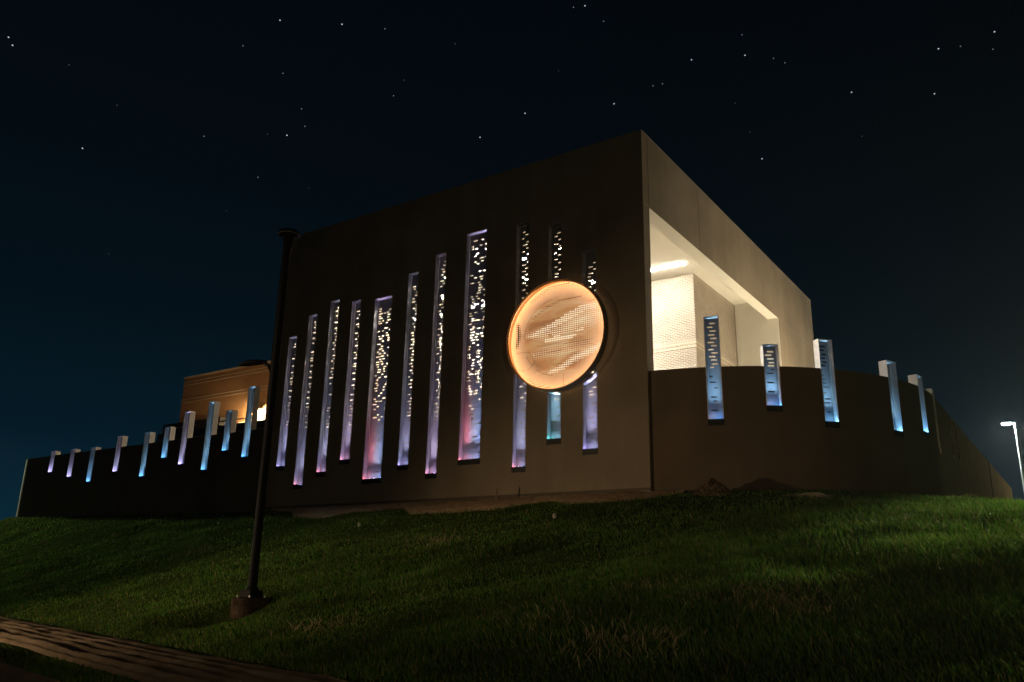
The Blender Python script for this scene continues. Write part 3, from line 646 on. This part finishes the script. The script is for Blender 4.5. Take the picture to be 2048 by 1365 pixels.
# wooden stake and pale stones
x = MB(); zk = float(height(-5.0, -.8)); x.box(-.02, .02, -.02, .02, -.1, .5); x.add([(-.02, -.02, .5), (.02, -.02, .5), (.02, .02, .5), (-.02, .02, .5), (0, 0, .54)], [(0, 1, 4), (1, 2, 4), (2, 3, 4), (3, 0, 4)])
o = x.build('wooden_stake', M['wood']); o.location = (-5.0, -.8, zk); tag(o, 'thin wooden stake standing in the soil below the glowing disc', 'stake')
def stone(cx, cy, s_, lab, seed):
    r_ = random.Random(seed); x_ = MB(); vs = []; n = 7
    for (q_, z_) in ((.6, 0), (1, .35), (.9, .8), (.45, 1.05)):
        for k in range(n): a_ = 2 * math.pi * k / n; w_ = s_ * q_ * r_.uniform(.8, 1.15) * .5; vs.append((w_ * math.cos(a_), w_ * math.sin(a_), s_ * z_ * r_.uniform(.95, 1.05)))
    fs = [(i_ * n + k, i_ * n + (k + 1) % n, (i_ + 1) * n + (k + 1) % n, (i_ + 1) * n + k) for i_ in range(3) for k in range(n)] + [tuple(range(3 * n, 4 * n)), tuple(range(n))[::-1]]
    x_.add(vs, fs); o_ = x_.build('stone', M['stonep'], bevel=.004); o_.location = (cx, cy, float(height(cx, cy)) + .03); tag(o_, lab, 'stone')

# ------------------------------------------------------------ finding ground points under a line of sight (for measured placements)
def ground_at(px, py):
    d = FW + RT * ((px - 1024) / 1666.85) - UP * ((py - 682.5) / 1666.85); k = 4.0
    while k < 80:
        p = CAM + d * k
        if p.z < float(height(p.x, p.y)): return p
        k += .05
    return None
for (px, py, s_, lab) in ((718, 1056, .12, 'small pale stone in the grass left of the stake'), (1109, 1040, .12, 'small pale stone in the grass right of the stake'), (660, 1032, .14, 'pale stone at the left end of the soil strip')):
    p = ground_at(px, py)
    if p: stone(p.x, p.y, s_, lab, int(px))

# ------------------------------------------------------------ foreground lamp post
p = Vector((-2.59, -12.02, 0)); zg = float(height(p.x, p.y)); print('ZG', zg)
lp = empty('lamp_post', (p.x, p.y, -3.04)); tag(lp, 'tall unlit black lamp post on a concrete footing in the foreground grass', 'lamp post')
x = MB(); x.lathe([(0.001, 0), (.33, 0), (.345, -.03), (.345, -.75), (0.001, -.75)], 28); x.build('footing', M['footing'], lp)
x = MB(); x.box(-.15, .15, -.15, .15, .002, .13); x.lathe([(.13, .13), (.115, .17), (.09, .20)], 20); x.build('base_cover', M['blackpole'], lp, bevel=.01)
for sx, sy in ((1, -1), (-1, -1), (1, 1), (-1, 1)):
    x = MB(); x.tube([(sx * .175, sy * .175, 0), (sx * .175, sy * .175, .04)], .018, 6); x.build('anchor_bolt', M['galv'], lp)
x = MB(); x.tube([(0, 0, .18), (0, 0, 3.5), (0, 0, 6.95)], [.085, .078, .068], 20, caps=False); x.build('pole', M['blackpole'], lp)
x = MB(); x.tube([(.083, -.02, .2), (.076, -.02, 3.5), (.072, -.02, 6.4)], .004, 6); x.build('conduit', M['blackpole'], lp)
x = MB(); x.lathe([(.069, 6.9), (.075, 7.05), (.11, 7.22), (.15, 7.33)], 24)
lu = x.build('luminaire_neck', M['blackpole'], lp)
x = MB(); x.lathe([(.06, 7.34), (.20, 7.345), (.228, 7.365), (.232, 7.39), (.20, 7.425), (.10, 7.445), (.001, 7.45)], 32); x.lathe([(.14, 7.30), (.20, 7.333), (.222, 7.342)], 32); x.build('luminaire_head', M['blackpole'], lp)
x = MB()
x.lathe([(.205, 7.336), (.222, 7.350), (.226, 7.352), (.214, 7.334), (.205, 7.336)], 32); x.build('trim_ring', M['galv'], lp)
# lower side lamp
dirx = Vector((-.95, -.30, 0)).normalized()
x = MB(); pts = [Vector((0, 0, 4.20)), dirx * .07 + Vector((0, 0, 4.36)), dirx * .16 + Vector((0, 0, 4.50)), dirx * .27 + Vector((0, 0, 4.565))]
x.tube(pts, [.045, .04, .036, .034], 10); x.build('bracket_arm', M['blackpole'], lp)
x = MB(); n = 14; prof = [(.20, .02, .02), (.26, .07, .045), (.36, .115, .06), (.52, .14, .066), (.68, .125, .06), (.80, .08, .04), (.86, .02, .012)]
vs = []; sd = Vector((-dirx.y, dirx.x, 0))
for l_, w_, h_ in prof:
    for k in range(n):
        a_ = 2 * math.pi * k / n; c0 = dirx * l_ + Vector((0, 0, 4.57 - max(0, l_ - .5) * .10)); vs.append(c0 + sd * (w_ * math.cos(a_)) + Vector((0, 0, h_ * (math.sin(a_) if math.sin(a_) > 0 else .55 * math.sin(a_)))))
x.add(vs, [(i_ * n + k, i_ * n + (k + 1) % n, (i_ + 1) * n + (k + 1) % n, (i_ + 1) * n + k) for i_ in range(len(prof) - 1) for k in range(n)], 0, True)
x.add(vs[:n], [tuple(range(n))]); x.add(vs[-n:], [tuple(range(n))[::-1]]); x.build('side_luminaire', M['blackpole'], lp)

# ------------------------------------------------------------ lit street lamp at right
sl = empty('street_lamp', (7.03, 46.5, float(height(7.03, 46.5)))); tag(sl, 'lit tall street lamp shining white at the far right edge', 'street lamp')
hz = 9.3 - sl.location.z
x = MB(); x.tube([(0, 0, 0), (0, 0, hz + .05)], [.13, .09], 14); x.build('pole', M['galv'], sl)
x = MB(); x.tube([(0, 0, hz), (-.3, .05, hz + .02)], .04, 8); x.build('bracket_arm', M['galv'], sl)
x = MB(); x.box(-.85, -.2, -.16, .16, hz - .01, hz + .07); hd = x.build('lamp_head', M['paint'], sl, bevel=.02)
M['sl'] = emis('street_lamp_glow', (.88, 1.0, .92), 15000)
x = MB(); x.box(-.82, -.25, -.14, .14, hz - .06, hz - .012); x.build('lens', M['sl'], hd)
lamp('wall_end_warm_spot', 'SPOT', (7.75, 46.5, 9.0), 4200, (1.0, .68, .28), aim=(7.2, 33, 0), spot_size=R(60), spot_blend=.8, shadow_soft_size=.1)  # added warm spot beside the lamp, lights the far end of the wall

# ------------------------------------------------------------ stars (far away, each its own body)
stars = [(1170, 12, 3), (1147, 15, 2), (560, 41, 3), (684, 49, 3), (770, 58, 2), (17, 75, 3), (25, 91, 3), (486, 92, 2), (1207, 43, 2), (1484, 70, 2), (1989, 64, 3), (1383, 120, 3), (1490, 111, 3), (1547, 117, 2), (1570, 126, 2),
    (1877, 98, 3), (1921, 93, 2), (1986, 99, 2), (566, 147, 2), (808, 161, 1), (787, 192, 2), (234, 211, 1), (603, 218, 2), (610, 253, 2), (574, 271, 3), (535, 269, 1), (408, 273, 2), (165, 297, 3), (516, 355, 2), (617, 377, 1),
    (960, 275, 3), (1050, 227, 3), (1117, 142, 1), (1228, 208, 3), (1306, 172, 2), (1325, 168, 2), (1703, 185, 3), (1869, 188, 3), (1724, 273, 1), (1524, 318, 3), (1470, 207, 1), (1500, 265, 1), (217, 508, 1), (453, 422, 1), (910, 88, 1), (138, 130, 1)]
base_star = {}
for k, (st, lab) in {3: (.7, 'bright pinpoint star in the night sky'), 2: (.26, 'medium pinpoint star in the night sky'), 1: (.10, 'faint pinpoint star in the night sky')}.items():
    x = MB(); r_ = {3: 3.6, 2: 2.9, 1: 2.5}[k]; x.add([(r_, 0, 0), (-r_, 0, 0), (0, r_, 0), (0, -r_, 0), (0, 0, r_), (0, 0, -r_)], [(0, 2, 4), (2, 1, 4), (1, 3, 4), (3, 0, 4), (2, 0, 5), (1, 2, 5), (3, 1, 5), (0, 3, 5)])
    o = x.build('star', emis('starlight', (.82, .9, 1.0), st)); tag(o, lab, 'star', 'stars of like brightness ' + ('bright' if k == 3 else 'medium' if k == 2 else 'faint')); base_star[k] = [o, False]
for px, py, k in stars:
    d = (FW + RT * ((px - 1024) / 1666.85) - UP * ((py - 682.5) / 1666.85)).normalized()
    b_, used = base_star[k]; o = b_ if not used else b_.copy()
    if used: COL.objects.link(o)
    base_star[k][1] = True; o.location = CAM + d * 4000

# ------------------------------------------------------------ grass
NB = 620000
az = rng.uniform(R(-42), R(42), NB) + math.atan2(FW.x, FW.y)
rr = (4.0 ** .45 + rng.random(NB) * (62 ** .45 - 4.0 ** .45)) ** (1 / .45)
bx = CAM.x + rr * np.sin(az); by = CAM.y + rr * np.cos(az)
dw = wall_dist(bx, by); drr = (bx - RA[0]) * RN[0] + (by - RA[1]) * RN[1]
soilw = np.where((by < 0) & (bx < 1) & (bx > -16.0), (1.35 + vnoise(bx, bx * 0, 1.5, 21) * 1.5) * np.clip((bx + 16.5) / 3, .05, 1) * np.clip((1.4 - bx) / 1.0, .15, 1), .08)
patch = vnoise(bx, by, 1.9, 31) + vnoise(bx, by, .7, 32) * .6
keep = (np.hypot(bx + 2.5, by + 12.2) > .5) & (dw > soilw) & (((drr > .1) & (patch > -.68)) | ((drr < -1.75) & (drr > -2.6)) | ((drr < -2.85) & (drr > -3.4)))
tallf = np.clip((bx - 3.5 - (by + 12) * -.0) / 5.0, 0, 1) * np.clip((by + 17) / 8, 0, 1)
# sparse on the worn, dry ground
keep &= rng.random(NB) < np.where(tallf > .2, 1.0, .35 + .65 * np.clip(patch + .5, 0, 1))
bx, by, rr, tallf, patch = bx[keep], by[keep], rr[keep], tallf[keep], patch[keep]; n = len(bx); bz = height(bx, by) - .01
hh = rng.uniform(.035, .10, n) * (1 + .6 * patch) + tallf * rng.uniform(.04, .24, n)
wd = .0022 + .00040 * rr + .002 * rng.random(n)
th = rng.uniform(0, 2 * np.pi, n); lean = rng.uniform(.1, .75, n) * hh; la = rng.uniform(0, 2 * np.pi, n) * .6 + 2.2
dx, dy = np.cos(th) * wd, np.sin(th) * wd; lx, ly = np.cos(la) * lean, np.sin(la) * lean
V = np.empty((n, 5, 3)); V[:, 0] = np.c_[bx - dx, by - dy, bz]; V[:, 1] = np.c_[bx + dx, by + dy, bz]
V[:, 2] = np.c_[bx + lx * .35 + dx * .75, by + ly * .35 + dy * .75, bz + hh * .6]; V[:, 3] = np.c_[bx + lx * .35 - dx * .75, by + ly * .35 - dy * .75, bz + hh * .6]
V[:, 4] = np.c_[bx + lx, by + ly, bz + hh * .95]
b0 = (np.arange(n) * 5)[:, None]
tri = np.concatenate([b0 + [0, 1, 2], b0 + [0, 2, 3], b0 + [3, 2, 4]], 1).reshape(-1, 3)
m = bpy.data.materials.new('grass_blades'); m.use_nodes = True; t = m.node_tree; b = t.nodes['Principled BSDF']; b.inputs['Roughness'].default_value = .7; b.inputs['Specular IOR Level'].default_value = .08
gi = N(t, 'ShaderNodeNewGeometry'); r_ = N(t, 'ShaderNodeValToRGB'); t.links.new(gi.outputs['Random Per Island'], r_.inputs[0]); e = r_.color_ramp.elements
e[0].position = 0; e[0].color = (.048, .130, .016, 1); e[1].position = 1; e[1].color = (.30, .24, .13, 1)
q = e.new(.55); q.color = (.085, .185, .026, 1); q = e.new(.86); q.color = (.13, .20, .045, 1)
tl = N(t, 'ShaderNodeBsdfTranslucent'); ms = N(t, 'ShaderNodeMixShader'); ms.inputs[0].default_value = .3
tcg = N(t, 'ShaderNodeTexCoord'); ng = N(t, 'ShaderNodeTexNoise'); ng.inputs['Scale'].default_value = .55; ng.inputs['Detail'].default_value = 5; t.links.new(tcg.outputs['Object'], ng.inputs['Vector'])
rg = N(t, 'ShaderNodeValToRGB'); t.links.new(ng.outputs['Fac'], rg.inputs[0]); rg.color_ramp.elements[0].position = .36; rg.color_ramp.elements[0].color = (.52, .46, .42, 1); rg.color_ramp.elements[1].position = .62; rg.color_ramp.elements[1].color = (1, 1, .9, 1)
mg = N(t, 'ShaderNodeMix', data_type='RGBA', blend_type='MULTIPLY'); mg.inputs[0].default_value = 1; t.links.new(r_.outputs[0], mg.inputs[6]); t.links.new(rg.outputs[0], mg.inputs[7])
t.links.new(mg.outputs[2], b.inputs['Base Color']); t.links.new(mg.outputs[2], tl.inputs[0]); t.links.new(b.outputs[0], ms.inputs[1]); t.links.new(tl.outputs[0], ms.inputs[2]); t.links.new(ms.outputs[0], t.nodes['Material Output'].inputs[0])
gr = np_mesh('grass', V.reshape(-1, 3), tri, m, smooth=False); tag(gr, 'dark green grass covering the slope below the walls', 'grass', kind='stuff')

pb = []
for px, py, rad_, cnt in ((1535, 1198, .55, 420), (1600, 1225, .35, 200), (1250, 1292, .5, 260), (1700, 1180, .3, 120), (870, 1085, .5, 160), (395, 1105, .6, 150), (1290, 1180, .35, 120), (1080, 1240, .5, 150), (640, 1260, .45, 120)):
    p = ground_at(px, py)
    if p is None: continue
    q_ = rng.normal(0, rad_ * .6, (cnt, 2)); q_[:, 0] *= 1.5; pb.append(np.c_[p.x + q_[:, 0], p.y + q_[:, 1]])
pb = np.concatenate(pb); n = len(pb); bx, by = pb[:, 0], pb[:, 1]; bz = height(bx, by)
hh = rng.uniform(.03, .16, n); wd = rng.uniform(.003, .006, n); th = rng.uniform(0, 2 * np.pi, n); la = rng.uniform(0, 2 * np.pi, n); lean = hh * rng.uniform(.3, 1.6, n)
dx, dy, lx, ly = np.cos(th) * wd, np.sin(th) * wd, np.cos(la) * lean, np.sin(la) * lean
V = np.stack([np.c_[bx - dx, by - dy, bz], np.c_[bx + dx, by + dy, bz], np.c_[bx + lx * .5 + dx, by + ly * .5 + dy, bz + hh * .7], np.c_[bx + lx * .5 - dx, by + ly * .5 - dy, bz + hh * .7], np.c_[bx + lx, by + ly, bz + hh]], 1)
b0 = (np.arange(n) * 5)[:, None]; tri = np.concatenate([b0 + [0, 1, 2], b0 + [0, 2, 3], b0 + [3, 2, 4]], 1).reshape(-1, 3)
dg = np_mesh('dry_grass', V.reshape(-1, 3), tri, mat('dry_stems', (.34, .29, .17), .9, noise=.3, nscale=9, spec=0), smooth=False); tag(dg, 'pale dry stems scattered in small patches on the slope', 'dry grass', kind='stuff')

# ------------------------------------------------------------ night haze
x = MB(); x.box(-192, 192, -192, 192, -13, 15.5)
hm = bpy.data.materials.new('night_haze'); hm.use_nodes = True; t = hm.node_tree; t.nodes.clear()
o_ = N(t, 'ShaderNodeOutputMaterial'); pv = N(t, 'ShaderNodeVolumePrincipled'); pv.inputs['Color'].default_value = (.85, .92, 1, 1); pv.inputs['Density'].default_value = HAZE; pv.inputs['Anisotropy'].default_value = .6
t.links.new(pv.outputs[0], o_.inputs['Volume']); hz_ = x.build('haze', hm); tag(hz_, 'thin night haze over the bank and buildings', 'haze', kind='stuff')
